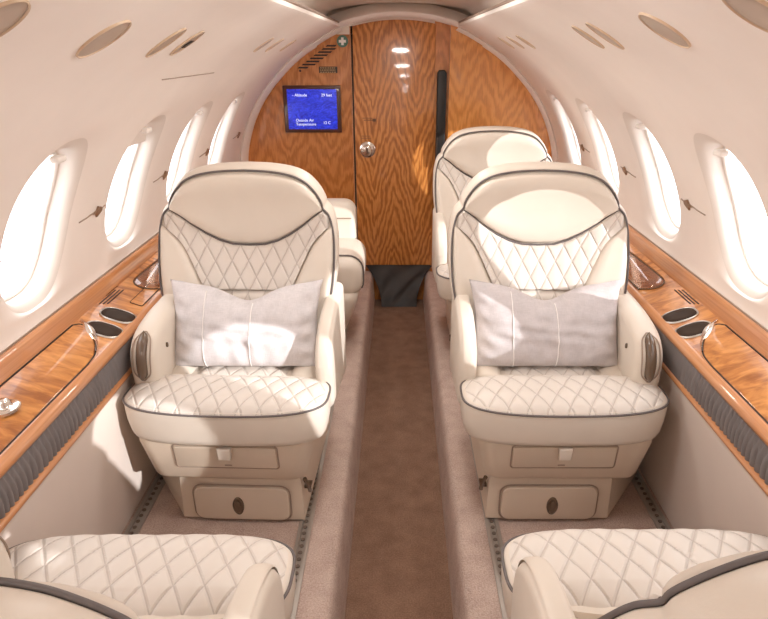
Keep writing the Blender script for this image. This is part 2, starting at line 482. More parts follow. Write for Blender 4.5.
def text(body, size, x, z, y, parent, name, mat, center=False):
    cu = bpy.data.curves.new(name, 'FONT'); cu.body = body; cu.size = size; cu.extrude = .0006
    cu.align_x = 'CENTER' if center else 'LEFT'; cu.space_line = .9
    t = bpy.data.objects.new(name, cu); COL.objects.link(t)
    dg = bpy.context.evaluated_depsgraph_get(); me = bpy.data.meshes.new_from_object(t.evaluated_get(dg))
    bpy.data.objects.remove(t)
    for v in me.vertices: v.co = Vector((x + v.co.x, y - v.co.z, z + v.co.y))
    me.materials.clear(); me.materials.append(mat)
    o = bpy.data.objects.new(name, me); COL.objects.link(o); o.parent = parent
    return o
# engraved lines above the knob: small arrow notice and two lines of lettering
eng = MB()
eng.box(-.215, -.155, 3.780, 3.783, .950, .953); eng.box(-.205, -.14, 3.780, 3.783, .938, .942); eng.box(-.155, -.135, 3.780, 3.783, .932, .948)
eng.box(-.222, -.17, 3.780, 3.783, .848, .8505); eng.box(-.226, -.165, 3.780, 3.783, .836, .8385)
eng.build('door_notice', M['tracker'], door, smooth=0)
# dark handgrip channel beside the door
ch = empty('handrail_channel', (.245, 3.78, .30), 'tall black recessed strip between wooden door and closet panel', 'grab rail')
mb = MB(); mb.slab([(-.028, .0), (.026, .0), (.026, .90), (.014, .915), (-.018, .915), (-.028, .90)], -.028, .0, .006, 'y'); mb.build('channel', M['black'], ch)
mb = MB(); mb.slab([(-.030, .40), (-.020, .39), (-.020, .58), (-.030, .57)], -.045, -.02, .003, 'y'); mb.build('pull_grip', M['slot'], ch)
# leather flap closing the step below the door
mb = MB()
rows = []
for j in range(15):
    t = j / 14; z = .045 + (DROP + .003 - .045) * t; y = 3.775 - .11 * t ** 1.2; hw = .215 + (.112 - .215) * (1 - (1 - t) ** 2.0)
    rows.append([(hw * (-1 + 2 * i / 24), y + .006 * math.sin(9 * t + i * .5) * math.sin(PI * t), z + .006 * math.sin(i * .35) * math.sin(PI * t)) for i in range(25)])
mb.grid(rows); mb.grid([[(p[0], p[1] + .012, p[2]) for p in r] for r in rows])
tag(mb.build('leather_flap', M['flap'], smooth=60), 'dark leather flap hanging below the wooden door at the aisle end', 'flap')

# cabin display
sc = empty('cabin_display', (-.505, 3.80, 1.0), 'blue information screen in a dark brown frame on the wooden bulkhead', 'screen')
mb = MB(); mb.box(-.167, .167, -.014, 0, -.131, .131, .004)
mb.build('bezel', M['screenframe'], sc)
mb = MB(); mb.box(-.143, .143, -.017, -.0135, -.111, .111, .001); sd = mb.build('screen', M['screen'], sc, smooth=30)
for body, x, z in (('- Altitude', -.112, .072), ('29 feet', .055, .072), ('Outside Air', -.100, -.068), ('Temperature', -.100, -.090), ('12 C', .060, -.082)):
    text(body, .022, x, z, -.0175, sd, 'screen_text', M['text'])
# first aid sign
fa = empty('first_aid_sign', (-.318, 3.80, 1.365), 'small round green sign with a white cross at the top of the bulkhead', 'sign')
mb = MB(); mb.loft([[(r_ * math.cos(2 * PI * i / 32), y, r_ * math.sin(2 * PI * i / 32)) for i in range(32)] for r_, y in [(.032, 0), (.032, -.004), (.030, -.005)]])
mb.build('disc', M['green'], fa, smooth=30)
mb = MB(); mb.slab([(-.007, -.02), (.007, -.02), (.007, -.007), (.02, -.007), (.02, .007), (.007, .007), (.007, .02), (-.007, .02), (-.007, .007), (-.02, .007), (-.02, -.007), (-.007, -.007)], -.0065, -.0045, .0005, 'y')
mb.build('cross', M['signwhite'], fa, smooth=0)
# slanted louvre of dark slots
vg = empty('air_grille', (-.48, 3.80, 1.27), 'slanted stack of dark louvre slots cut in the bulkhead above the screen', 'vent')
for i in range(8):
    t = i / 7; mb = MB(); x = -.100 + .165 * t; z = -.048 + .115 * t; w = .075 if 0 < i < 7 else .055
    mb.slab([(x, z), (x + w, z), (x + w + .010, z + .009), (x + .010, z + .009)], -.003, .001, .0008, 'y'); mb.build('slot', M['slot'], vg, smooth=0)
pl = empty('bulkhead_placard', (-.405, 3.80, 1.215), 'small black lettered plate under the louvre slots on the bulkhead', 'sign')
plate(0, 0, .105, .034, pl, 3, 0, 'plate')
mb = MB(); mb.tube([(-.565, 3.801, 1.21), (-.565, 3.797, 1.21)], .007, 12)
tag(mb.build('jack_socket', M['screenframe'], smooth=30), 'tiny dark round socket below the louvre slots on the bulkhead', 'socket')

# ------------------------------------------------------------------ side ledges
LY0, LY1 = -2.15, 3.68
# (x, z) of the upper surface, inner edge to outer
SURF = [(.782, .566), (.797, .578), (.812, .5825), (.92, .6205)]
def surfz(x): return lerp(x, SURF)
def make_ledge(s, label):
    rt = empty('side_ledge', (0, 0, 0), label, 'ledge', 'wooden ledges under the windows')
    ys = [LY0 + (LY1 - LY0) * i / 40 for i in range(41)]
    mb = MB()
    body = [(.790, .552), (.782, .556), (.780, .562), (.783, .570), (.792, .5765), (.800, .5775), (.812, .5825)] + [(.812 + .108 * i / 6, .5825 + .038 * i / 6) for i in range(1, 7)] + [(.93, .622), (.93, .552)]
    mb.loft([[(s * x, y, z) for x, z in body] for y in ys]); mb.build('top_panel', M['ledge'], rt, smooth=40)
    mb = MB()
    nose = [(.787, .550), (.779, .554), (.7765, .562), (.779, .571), (.788, .578), (.797, .5805), (.800, .578), (.790, .570)]
    mb.loft([[(s * x, y, z) for x, z in nose] for y in ys]); mb.build('nosing', M['edge'], rt, smooth=50)
    mb = MB()
    rail = [(.913, .614), (.915, .622), (.918, .642), (.921, .656), (.925, .6635), (.931, .6665), (.9365, .6655), (.938, .60)]
    mb.loft([[(s * x, y, z) for x, z in rail] for y in ys]); mb.build('back_rail', M['edge'], rt, smooth=40)
    mb = MB()
    sm = [(.9345, .664), (.9345, .670), (.940, .670), (.940, .664)]
    mb.loft([[(s * x, y, z) for x, z in sm] for y in (LY0, LY1)]); mb.build('wall_gasket', M['line'], rt)
    mb = MB(); rows = []; n = 2600
    for zz, yo in ((.550, .012), (.532, .007), (.514, .002), (.496, 0), (.480, 0), (.462, 0)):
        row = []
        for i in range(n + 1):
            y = LY0 + (LY1 - LY0) * i / n
            amp = .010 if y < 1.42 else .010 * max(0, 1 - (y - 1.42) / .12)
            w = 1 - abs(math.sin(PI * (y + yo) / .0185 + .8 * math.sin(y * 31))) ** .4
            row.append((s * (.784 + .0035 * math.sin(PI * (zz - .468) / .082) * -1 + amp * w), y, zz))
        rows.append(row)
    mb.grid(rows); mb.build('pleated_band', M['pleat'], rt, smooth=80, recalc=False)
    mb = MB()
    tr = [(.795, .454), (.781, .455), (.776, .460), (.776, .466), (.781, .471), (.795, .472)]
    mb.loft([[(s * x, y, z) for x, z in tr] for y in ys]); mb.build('lower_trim', M['edge'], rt, smooth=50)
    # fold-out table lid: groove outline and a slightly raised panel
    def P(x, y, dz=0): return (s * x, y, surfz(x) + dz)
    E_ = 1.545
    lid = [(.802, -.35), (.802, 1.41), (.807, 1.462), (.824, 1.508), (.848, 1.545), (.872, 1.574), (.893, 1.588), (.907, 1.572), (.908, -.35)]
    lid = [lid[0]] + crom(lid[1:8], 4) + lid[8:]
    mb = MB(); mb.loft([[P(x, y, -.003) for x, y in lid], [P(x, y, .0025) for x, y in lid], [P(x, y, .004) for x, y in offset(lid, -.002)]])
    lo = mb.build('table_lid', M['ledge'], rt, smooth=30)
    mb = MB(); mb.tube([P(x, y, .002) for x, y in offset(lid, .0028)], .0022, 6, True); mb.build('lid_gap', M['slot'], lo)
    mb = MB(); mb.tube([P(x, y, .0022) for x, y in offset(lid, .0062)], .0019, 6, True); mb.build('lid_border', M['edge'], lo)
    # clear curved finger pull at the end of the lid
    mb = MB(); rows = []
    for i in range(17):
        t = i / 16; x = .832 + .068 * t; y = 1.532 + .080 * t; w = .0015 + .0125 * math.sin(PI * t) ** .8
        rows.append([(s * (x - w * k * .75), y + w * k * .65, surfz(x) + .002 + .007 * math.cos(k * 1.5) * math.sin(PI * t) ** .5) for k in (-1, -.7, -.35, 0, .35, .7, 1)])
    mb.grid(rows); mb.grid([[(p[0], p[1], p[2] - .004) for p in r] for r in rows])
    mb.build('finger_pull', M['chrome'], lo, smooth=60)
    mb = MB(); mb.tube([P(x, y, .003) for x, y in crom([(.808, 1.475), (.826, 1.522), (.85, 1.556), (.876, 1.592), (.902, 1.608)], 5)], .005, 8); mb.build('clear_lip', M['acrylic'], lo, 80)
    # round latch in the lid
    mb = MB(); lx, ly = .862, 1.165
    ring = lambda r_, dz: [(s * (lx + r_ * math.cos(2 * PI * i / 28)), ly + r_ * 1.1 * math.sin(2 * PI * i / 28), surfz(lx) + dz) for i in range(28)]
    mb.loft([ring(.031, .001), ring(.031, .007), ring(.026, .010), ring(.018, .009), ring(.014, .012), ring(.012, .022), ring(.008, .026)])
    mb.build('lid_latch', M['chrome'], lo)
    # cup holders
    for cy in (1.70, 1.600):
        cx, hx, hy = .838, .046, .036
        def rg(k, dz, hx=hx, hy=hy, cy=cy): return [P(x, y, dz) for x, y in sellipse(cx, cy, hx * k, hy * k, 2.6, 36)]
        mb = MB(); mb.grid([rg(1.08, .0005), rg(1.06, .004), rg(1.0, .005), rg(.95, .002)], True); rim = mb.build('cup_holder', M['steel'], rt, smooth=60)
        mb = MB(); mb.loft([rg(.96, .0035), rg(.93, .0045), rg(.5, .0042)], False, True); mb.build('well', M['cup'], rim, smooth=60)
    # three vent slots and a lettered line low on the back rail
    mb = MB()
    for i in range(3):
        x = .890 + .0085 * i; mb.box(-.0022, .0022, 1.75 - .008 * i, 1.87 - .008 * i, 0, .0012); 
        o_ = len(mb.v) - 8
        for q in range(o_, len(mb.v)): mb.v[q] = (s * (mb.v[q][0] + x), mb.v[q][1], mb.v[q][2] + surfz(x))
    mb.build('vent_slots', M['slot'], rt, smooth=0)
    mb = MB(); yy = 1.80
    if s < 0:
        while yy < 1.88:
            l = random.uniform(.006, .014); mb.box(s * .914 - .003, s * .914 + .003, yy, yy + l, surfz(.914), surfz(.914) + .0015); yy += l + .004
        mb.build('notice_lettering', M['tracker'], rt, smooth=0)
        mb = MB(); q = rrect(.808, .845, 1.80, 1.97, .006); mb.loft([[P(x, y, .0002) for x, y in q], [P(x, y, .0016) for x, y in q]]); mb.build('flush_hatch', M['ledge'], rt, smooth=30)
        mb = MB(); mb.tube([P(x, y, .001) for x, y in q], .0014, 6, True); mb.build('hatch_gap', M['slot'], rt)
    # smoked clear cover farther along
    q = crom([(.805, 1.98), (.812, 1.945), (.85, 1.92), (.884, 1.94), (.891, 2.0), (.888, 2.16), (.880, 2.30), (.85, 2.34), (.815, 2.32), (.804, 2.24)], 4, True)
    mb = MB(); mb.loft([[P(x, y, .001) for x, y in q], [P(x, y, .008) for x, y in q], [P(x, y, .014) for x, y in offset(q, -.008)], [P(x, y, .016) for x, y in offset(q, -.02)]])
    cv = mb.build('clear_cover', M['acrylic'], rt, smooth=50)
    mb = MB(); mb.tube([P(x, y, .002) for x, y in q], .003, 6, True); mb.build('cover_rim', M['bronze'], cv)
    return rt
make_ledge(-1, 'glossy orange wood ledge with grey pleated band, beside the seat with the bench behind it')
make_ledge(1, 'glossy orange wood ledge with grey pleated band, beside the two seats in one row')

# emblem markers between the windows
def make_emblem(s, y, label):
    x = wallX(.885); e = empty('dart_emblem', (s * x, y, .885), label, 'emblem', 'bronze dart emblems between the windows')
    sl = (wallX(.90) - wallX(.87)) / .03
    def W(dy, dz, off): return (s * (sl * dz - off), -dy, dz)
    mb = MB()
    q = [(-.030, .004), (-.022, .010), (.0, .016), (.004, .004), (.030, -.002), (.004, -.007), (-.002, -.018), (-.020, -.010), (-.030, -.004)]
    mb.loft([[W(a, b, .0) for a, b in q], [W(a, b, .005) for a, b in q], [W(a * .9, b * .85, .007) for a, b in q]])
    mb.build('dart', M['emblem'], e, smooth=30)
    mb = MB(); mb.tube([W(-.055, .006, .001), W(-.03, .001, .001), W(.026, 0, .001), W(.06, -.004, .0012), W(.105, -.006, .001)], .0020, 6); mb.build('seam_line', M['line'], e)
    return e
for s, wall in ((-1, 'wall beside the bench'), (1, 'wall beside the two-seat row')):
    vis = [1.268, 1.800, 2.370, 2.935, 3.55] if s < 0 else [1.885, 2.463, 3.075]
    ords = ['nearest', 'second', 'farthest'] if len(vis) == 3 else ['nearest', 'second', 'third', 'fourth', 'farthest']
    for m, od in zip(vis, ords):
        make_emblem(s, m, f'{od} bronze dart emblem from the viewer on the {wall}')

# reading lights and vents let into the sloping headliner
def headliner_frame(s, z, y):
    """matrix at a point of the headliner: local x along the cabin, local y up the slope, local z into the cabin"""
    x = wallX(z); t = Vector((s * (wallX(z + .01) - x), 0, .01)).normalized(); ax = Vector((0, 1, 0)); n = ax.cross(t)
    if n.x * s > 0: n = -n
    m = Matrix((ax, t, n)).transposed().to_4x4(); m.translation = Vector((s * x, y, z)); return m
def make_disc(name, s, z, y, hy, hs, label, cat, group, slotted=False):
    m = headliner_frame(s, z, y); o = empty(name, (0, 0, 0), label, cat, group); o.matrix_world = m
    el = lambda k, h: [(hy * k * math.cos(2 * PI * i / 40), hs * k * math.sin(2 * PI * i / 40), h) for i in range(40)]
    mb = MB(); mb.grid([el(1.03, .0), el(1.015, .004), el(.985, .004), el(.96, .001)], True); mb.build('rim', M['discrim'], o, smooth=60)
    mb = MB(); mb.loft([el(.975, .001), el(.95, .0022), el(.6, .003)], False, True); ln = mb.build('lens', M['disc'], o, smooth=60)
    if slotted:
        mb = MB()
        for q in (-.3, 0, .3): mb.box(hy * q - .004, hy * q + .004, -hs * .3, hs * .3, .004, .0055, .001)
        mb.build('nozzle', M['slot'], o)
    return o
disc_spots = [
 (-1, 1.345, 1.14, .044, .054, False, 'large round taupe lens nearest the viewer but one, headliner above the bench-side ledge'),
 (-1, 1.355, .80, .044, .054, False, 'large round taupe lens cut by the photo edge, headliner above the bench-side ledge'),
 (-1, 1.342, 1.455, .028, .054, False, 'nearer narrow lens of the close pair, headliner above the bench-side ledge'),
 (-1, 1.342, 1.600, .026, .050, True, 'farther narrow slotted lens of the close pair, headliner above the bench-side ledge'),
 (-1, 1.342, 2.50, .028, .045, False, 'first of the small far lenses, headliner above the bench-side ledge'),
 (-1, 1.342, 2.72, .026, .045, False, 'second of the small far lenses, headliner above the bench-side ledge'),
 (-1, 1.342, 3.05, .026, .045, False, 'third of the small far lenses, headliner above the bench-side ledge'),
 (1, 1.360, 1.21, .044, .054, False, 'large round taupe lens fully in view, headliner above the two-seat row'),
 (1, 1.372, .865, .044, .054, False, 'large round taupe lens cut by the photo edge, headliner above the two-seat row'),
 (1, 1.357, 1.57, .028, .054, False, 'nearer narrow lens of the close pair, headliner above the two-seat row'),
 (1, 1.357, 1.71, .026, .050, False, 'farther narrow lens of the close pair, headliner above the two-seat row'),
 (1, 1.353, 2.58, .026, .045, False, 'first of the small far lenses, headliner above the two-seat row'),
 (1, 1.353, 2.81, .026, .045, False, 'second of the small far lenses, headliner above the two-seat row'),
 (1, 1.353, 3.05, .026, .045, False, 'third of the small far lenses, headliner above the two-seat row'),
]
for s, z, y, hy, hs, sl, lab in disc_spots:
    make_disc('reading_light', s, z, y, hy, hs, lab, 'light', 'round lenses in the headliner', sl)
mb = MB()
mb.box(-.25, .25, -.0015, .0015, -.001, .0015); mb.xform(headliner_frame(-1, 1.253, 2.0))
tag(mb.build('headliner_seam', M['line'], smooth=0), 'thin straight brown joint line in the headliner above the windows', 'joint')

# seat tracks
def make_track(x, label):
    t = empty('seat_track', (x, 0, 0), label, 'seat track', 'metal seat tracks on the floor')
    mb = MB(); pr = [(-.020, -.002), (-.020, .004), (-.014, .006), (-.009, .006), (-.008, .001), (.008, .001), (.009, .006), (.014, .006), (.020, .004), (.020, -.002)]
    mb.loft([[(a, y, z) for a, z in pr] for y in (-1.5, 0, 1, 2, 3.4)]); mb.build('rail', M['alu'], t, smooth=20)
    mb = MB(); y = -1.0
    while y < 3.3:
        mb.loft([[(.0062 * math.cos(2 * PI * i / 10), y + .0062 * math.sin(2 * PI * i / 10), z) for i in range(10)] for z in (.0008, .0035)]); y += .0254
    mb.build('locking_holes', M['trackhole'], t, smooth=0)
make_track(-.282, 'pitted metal seat track along the aisle, on the side of the low bench')
make_track(.282, 'pitted metal seat track along the aisle, on the side of the two-seat row')
make_track(-.795, 'pitted metal seat track at the foot of the sunlit side panel')
make_track(.795, 'pitted metal seat track at the foot of the shaded side panel')

# ------------------------------------------------------------------ the cabin seats
QW, QH = .056, .088
def quv(x, y): return (x / QW + y / QH + 50, x / QW - y / QH + 50)
def puff(x, y, amp=.0045):
    a, b = x / QW + y / QH, x / QW - y / QH
    return amp * (abs(math.sin(PI * a)) * abs(math.sin(PI * b))) ** .45
HLOW = [(0, .748), (.055, .750), (.10, .762), (.145, .783), (.19, .812), (.222, .838), (.245, .855), (.257, .862), (.30, .866)]
HTOP = [(0, .968), (.07, .966), (.13, .960), (.17, .951), (.202, .936), (.227, .914), (.243, .892), (.252, .874), (.256, .862)]
OUTR = [(.225, .36), (.25, .44), (.268, .56), (.283, .612), (.292, .66), (.296, .72), (.294, .78), (.287, .82), (.276, .848), (.258, .864), (.254, .880), (.245, .897), (.227, .920), (.202, .942), (.17, .957), (.13, .966), (.07, .972), (0, .974)]
BOL = [(.118, .40), (.122, .52), (.133, .602), (.160, .648), (.190, .705), (.217, .752), (.243, .782), (.268, .803), (.292, .815)]
def backY(x, z):
    return .095 + .6 * z - .042 * (abs(x) / .29) ** 2.2 - 1.5 * max(0, z - .73) ** 2
def outline_pts():
    r = crom(OUTR, 4)
    return r + [(-x, z) for x, z in r[-2::-1]]
def tube_on(mb, pts, dy, rad, closed=False):
    mb.tube([(x, backY(x, z) + dy, z) for x, z in pts], rad, 7, closed)
def patch(mb, cols, rows_, fn, h, uv=False, edge=.22):
    """fn(a, b) -> (x, z); h = bulge; a,b in 0..1"""
    g = []; u = []
    for j in range(rows_ + 1):
        b = j / rows_; row = []; ur = []
        for i in range(cols + 1):
            a = i / cols; x, z = fn(a, b)
            e = min(1, min(a, 1 - a) * cols_len / edge_w) if False else 1
            ea = min(a, 1 - a) / edge; eb = min(b, 1 - b) / edge
            k = (1 - (1 - min(1, ea)) ** 2) ** .5 * (1 - (1 - min(1, eb)) ** 2) ** .5
            off = -.004 + (h + .004) * k
            if uv: off += puff(x, z) * min(1, k * 1.3)
            row.append((x, backY(x, z) - off, z)); ur.append(quv(x, z))
        g.append(row); u.append(ur)
    mb.grid(g, uv=u if uv else None)
def sq2disc(a, b):
    return a, b
def plan_top(mb, cx, cy, hx, hy, n, zfun, M_=200, K=36, uvq=True):
    rows = []; uvs = []
    base = sellipse(0, 0, 1, 1, n, M_)
    for k in range(K + 1):
        t = k / K; t = 1 - (1 - t) ** 1.3
        row = []; ur = []
        for ex, ey in base:
            x, y = cx + hx * ex * t, cy + hy * ey * t
            row.append((x, y, zfun(x, y, t))); ur.append(quv(x - cx, (y - cy) * .95))
        rows.append(row); uvs.append(ur)
    mb.grid(rows, True, uv=uvs if uvq else None)

def make_seat(mir, name, loc, label, group, rz=0):
    t = empty(name, loc, label, 'seat', group, rz)
    def B(mb, nm, mat, par=t, smooth=45, **kw): return mb.build(nm, mat, par, smooth, mirror=mir, **kw)
    # pedestal box
    mb = MB()
    ped = [(-.200, .065), (.170, .065), (.335, .28), (.335, .60), (-.200, .60)]
    rings = []
    for z, d in ((.0062, -.004), (.010, 0), (.150, -.004), (.165, -.010), (.172, -.03)):
        rings.append([(x, y, z) for x, y in offset(ped, d)])
    mb.loft(rings); p = B(mb, 'pedestal', M['shroud'])
    mb = MB(); mb.slab(rrect(-.158, .128, .012, .130, .028, 5), .055, .07, .005, 'y'); fp = B(mb, 'storage_door', M['shroud'], p)
    mb = MB(); q = rrect(-.162, .132, .008, .134, .03, 5); mb.tube([(x, .0635, z) for x, z in q], .0022, 6, True); B(mb, 'door_gap', M['line'], fp)
    mb = MB(); mb.loft([[(-.005 + .017 * k * math.cos(2 * PI * i / 28), y, .066 + .031 * k * math.sin(2 * PI * i / 28)) for i in range(28)] for k, y in ((1, .0555), (1, .051), (.86, .049), (.80, .0535), (.4, .0540))])
    B(mb, 'latch', M['bronze'], fp)
    mb = MB(); mb.slab(sellipse(-.005, .072, .0075, .013, 2, 16), .049, .054, .0015, 'y'); B(mb, 'latch_lever', M['bronze'], fp)
    # upper shroud under the cushion
    mb = MB(); rings = []
    for z, dx, y0 in ((.165, -.045, .070), (.170, -.026, .050), (.185, -.030, .036), (.30, 0, .022), (.335, .003, .03)):
        rings.append([(x, y, z) for x, y in rrect(-.235 - dx * .8, .262 + dx * .8, y0, .60, .05, 5)])
    mb.loft(rings); sh = B(mb, 'seat_shroud', M['shroud'])
    def shY(z): return lerp(z, [(.17, .050), (.185, .036), (.30, .022)])
    mb = MB(); q = rrect(-.142, .148, .226, .300, .006, 3)
    mb.loft([[(x, shY(z) + .006, z) for x, z in q], [(x, shY(z) - .004, z) for x, z in q], [(x, shY(z) - .0055, z) for x, z in offset(q, -.003)]])
    fl_ = B(mb, 'footrest_flap', M['shroud'], sh)
    mb = MB(); mb.tube([(x, shY(z) - .0005, z) for x, z in offset(q, .004)], .0022, 6, True); B(mb, 'flap_gap', M['line'], fl_)
    mb = MB(); mb.slab([(-.017, .268), (.017, .268), (.019, .305), (-.019, .305)], .000, .016, .004, 'y'); B(mb, 'pull_tab', M['leather'], fl_)
    mb = MB(); mb.box(-.012, .008, shY(.236) - .0068, shY(.236) - .004, .234, .2375); B(mb, 'lettering', M['line'], fl_, 0)
    # tilt lever on the aisle side of the pedestal
    mb = MB(); mb.tube([(-.206, .075, .155), (-.214, .085, .120), (-.214, .10, .092)], .0065, 8); mb.box(-.218, -.196, .10, .13, .098, .108, .002)
    B(mb, 'tilt_lever', M['bronze'])
    # front cushion
    cx, cy, hx, hy, n = 0, .100, .287, .108, 3.4
    mb = MB(); rings = []
    for z, k in ((.318, .86), (.316, .92), (.322, .955), (.335, .975), (.37, .995), (.40, 1.0), (.416, 1.0), (.426, .97)):
        rings.append([(x, y + (1 - k) * .03, z + .012 * ((x / hx) ** 2) * (1 if z > .4 else 0)) for x, y in sellipse(cx, cy, hx * k, hy * k, n, 96)])
    mb.loft(rings); fc = B(mb, 'front_cushion', M['leather'], smooth=70)
    def zq(x, y, t_):
        edge = .4165 + .012 * (x / hx) ** 2
        return edge + .034 * (1 - t_ ** 3.2) ** .6 + puff(x - cx, (y - cy) * .95) * min(1, (1 - t_) * 6) - .010 * max(0, (y - .15) / .06) 
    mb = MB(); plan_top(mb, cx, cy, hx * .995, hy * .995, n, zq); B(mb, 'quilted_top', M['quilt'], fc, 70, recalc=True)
    mb = MB(); e = [(x, y) for x, y in sellipse(cx, cy, hx * 1.001, hy * 1.001, n, 160)]
    e = sorted([q for q in e if q[1] < cy + .085], key=lambda q: math.atan2(q[0], -(q[1] - cy)))
    mb.tube([(x, y,   .4175 + .012 * (x / hx) ** 2) for x, y in e], .0032, 7); B(mb, 'piping', M['piping'], fc, 80)
    # rear cushion: quilted middle between two plain bolsters
    mb = MB(); mb.box(-.235, .235, .17, .52, .31, .415, .03)
    rc = B(mb, 'rear_cushion', M['leather'])
    def zr(x, y, t_): return .405 + .022 * (1 - t_ ** 4) ** .5 + puff(x, (y - .36) * .95) * min(1, (1 - t_) * 6)
    mb = MB(); plan_top(mb, 0, .345, .146, .160, 7, zr, 160, 30); B(mb, 'quilted_insert', M['quilt'], rc, 70)
    for sgn_ in (-1, 1):
        mb = MB(); rr = []
        for j in range(13):
            u = j / 12; y = .19 + .31 * u; x = sgn_ * (.198 - .012 * u); w = .048 * (1 - (2 * u - 1) ** 8 * .4); hgt = .032 * (1 - (2 * u - 1) ** 6 * .7)
            rr.append([(x + w * math.cos(2 * PI * i / 20), y, .405 + hgt * math.sin(2 * PI * i / 20)) for i in range(20)])
        mb.loft(rr); B(mb, 'seat_bolster', M['leather'], rc, 80)
    # arms
    prof = crom([(.50, .29), (.50, .60), (.44, .612), (.34, .612), (.25, .604), (.175, .586), (.135, .558), (.115, .52), (.112, .47), (.118, .40), (.125, .31)], 4)[:-1]
    prof2 = crom([(.50, .29), (.50, .60), (.44, .612), (.36, .608), (.28, .590), (.215, .560), (.178, .52), (.165, .47), (.168, .42), (.175, .31)], 4)[:-1]
    arm = [(a, b) for a, b in prof]
    mb = MB(); mb.slab(arm, .205, .284, .026, 'x'); wa = B(mb, 'window_arm', M['leather'], smooth=60)
    # oval bezel and handle at the arm's rounded end
    nose = crom([(.165, .580), (.140, .563), (.124, .540), (.115, .515), (.112, .485), (.113, .462)], 5)
    mb = MB()
    xh = .243
    def strip(w, off, ext):
        rows = []
        m_ = len(nose)
        for i, (y, z) in enumerate(nose):
            a = Vector(nose[max(0, i - 1)]); b = Vector(nose[min(m_ - 1, i + 1)]); tt = (b - a).normalized(); nn = Vector((tt.y, -tt.x))
            if nn.x > 0: nn = -nn
            u = abs(2 * i / (m_ - 1) - 1); ww = w * max(0.02, (1 - u ** 5)) ** .5
            rows.append([(xh + ww * math.cos(PI * k / 8), y + nn.x * off * math.sin(PI * k / 8), z + nn.y * off * math.sin(PI * k / 8)) for k in range(9)])
        return rows
    mb.grid(strip(.0155, .014, 0)); hd = B(mb, 'recline_handle', M['bronze'], wa, 70)
    mb = MB(); m_ = len(nose); ring = []
    for sg in (1, -1):
        idx = range(m_) if sg > 0 else range(m_ - 1, -1, -1)
        for i in idx:
            y, z = nose[i]; u = abs(2 * i / (m_ - 1) - 1); ww = .0255 * max(.02, 1 - u ** 4) ** .5
            a = Vector(nose[max(0, i - 1)]); b = Vector(nose[min(m_ - 1, i + 1)]); tt = (b - a).normalized()
            k = .006 if i in (0, m_ - 1) else 0
            y += -tt.x * k if i == 0 else tt.x * k; z += -tt.y * k if i == 0 else tt.y * k
            ring.append((xh + sg * ww, y - .0015, z + .0005))
    mb.tube(ring, .0022, 6, True); B(mb, 'handle_bezel', M['line'], wa, 80)
    mb = MB(); mb.slab(sellipse(.205, .525, .005, .008, 2, 16), .200, .207, .002, 'x'); B(mb, 'arm_button', M['bronze'], wa)
    mb = MB(); mb.slab(prof2, -.288, -.236, .02, 'x'); aa = B(mb, 'aisle_arm', M['leather'], smooth=60)
    mb = MB(); rr = []
    for y, z in crom([(.40, .611), (.28, .591), (.215, .561), (.178, .521), (.166, .475)], 4):
        rr.append([(-.262 + .018 * math.cos(PI * k / 10), y - .004 * math.sin(PI * k / 10) * (1 if z < .57 else .2), z + .004 * math.sin(PI * k / 10)) for k in range(11)])
    mb.grid(rr); B(mb, 'arm_pad', M['leather'], aa, 70)
    # back: padded shell, head pillow, quilted field, bolsters, lumbar pad
    O = outline_pts(); zc = .66
    mb = MB(); rings = []
    def sh_ring(k, dy, grow=0.0):
        return [(x * k, backY(x * k, zc + (z - zc) * k) + dy, zc + (z - zc) * k) for x, z in (offset(O, grow) if grow else O)]
    for k in (.15, .4, .65, .85, .95): rings.append(sh_ring(k, .006))
    rings.append(sh_ring(1, .006)); rings.append(sh_ring(1, .012, .005)); rings.append(sh_ring(1, .030, .009)); rings.append(sh_ring(1, .060, .009)); rings.append(sh_ring(.99, .085, .004)); rings.append(sh_ring(.95, .105))
    for k in (.8, .5, .15): rings.append(sh_ring(k, .112))
    mb.loft(rings); bk = B(mb, 'backrest', M['leather'], smooth=70)
    mb = MB(); tube_on(mb, O[2:-2], .002, .0034); B(mb, 'piping', M['piping'], bk, 80)
    def fhead(a, b):
        x = .254 * math.sin((2 * a - 1) * PI / 2); lo, hi = lerp(abs(x), HLOW), lerp(abs(x), HTOP)
        return x, lo + (hi - lo) * b
    mb = MB(); patch(mb, 48, 30, fhead, .026, edge=.28); hr = B(mb, 'headrest', M['leather'], smooth=80)
    mb = MB(); x_ = [-.256 + .512 * i / 48 for i in range(49)]
    tube_on(mb, [(x, lerp(abs(x), HLOW) - .002) for x in x_], -.003, .0034); B(mb, 'piping', M['piping'], hr, 80)
    xb = [(z, x) for x, z in BOL]
    def fquilt(a, b):
        x = .277 * (2 * a - 1); ax = abs(x); hi = min(lerp(ax, HLOW), .862 - max(0, ax - .257) * .9) - .003
        lo = .622 if ax < .143 else lerp(ax, BOL) + .002
        return x, lo + (hi - lo) * b
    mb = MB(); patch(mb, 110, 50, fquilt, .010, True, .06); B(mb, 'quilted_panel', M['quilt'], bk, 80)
    def flum(a, b):
        z = .47 + .148 * b; w = lerp(z, xb) - .002
        return w * (2 * a - 1), z
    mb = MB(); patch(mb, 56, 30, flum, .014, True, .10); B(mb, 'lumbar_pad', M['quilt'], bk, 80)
    for sg in (-1, 1):
        def fbol(a, b, sg=sg):
            z = .46 + (.812 - .46) * b; xi = lerp(z, xb); 
            xo = lerp(z, [(.36, .225), (.44, .25), (.56, .268), (.612, .281), (.66, .288), (.72, .292), (.78, .291), (.82, .287)])
            xi = min(xi, xo - .002)
            return sg * (xi + (xo - xi) * a), z
        mb = MB(); patch(mb, 20, 40, fbol, .020, edge=.3); B(mb, 'back_bolster', M['leather'], bk, 80)
    return t

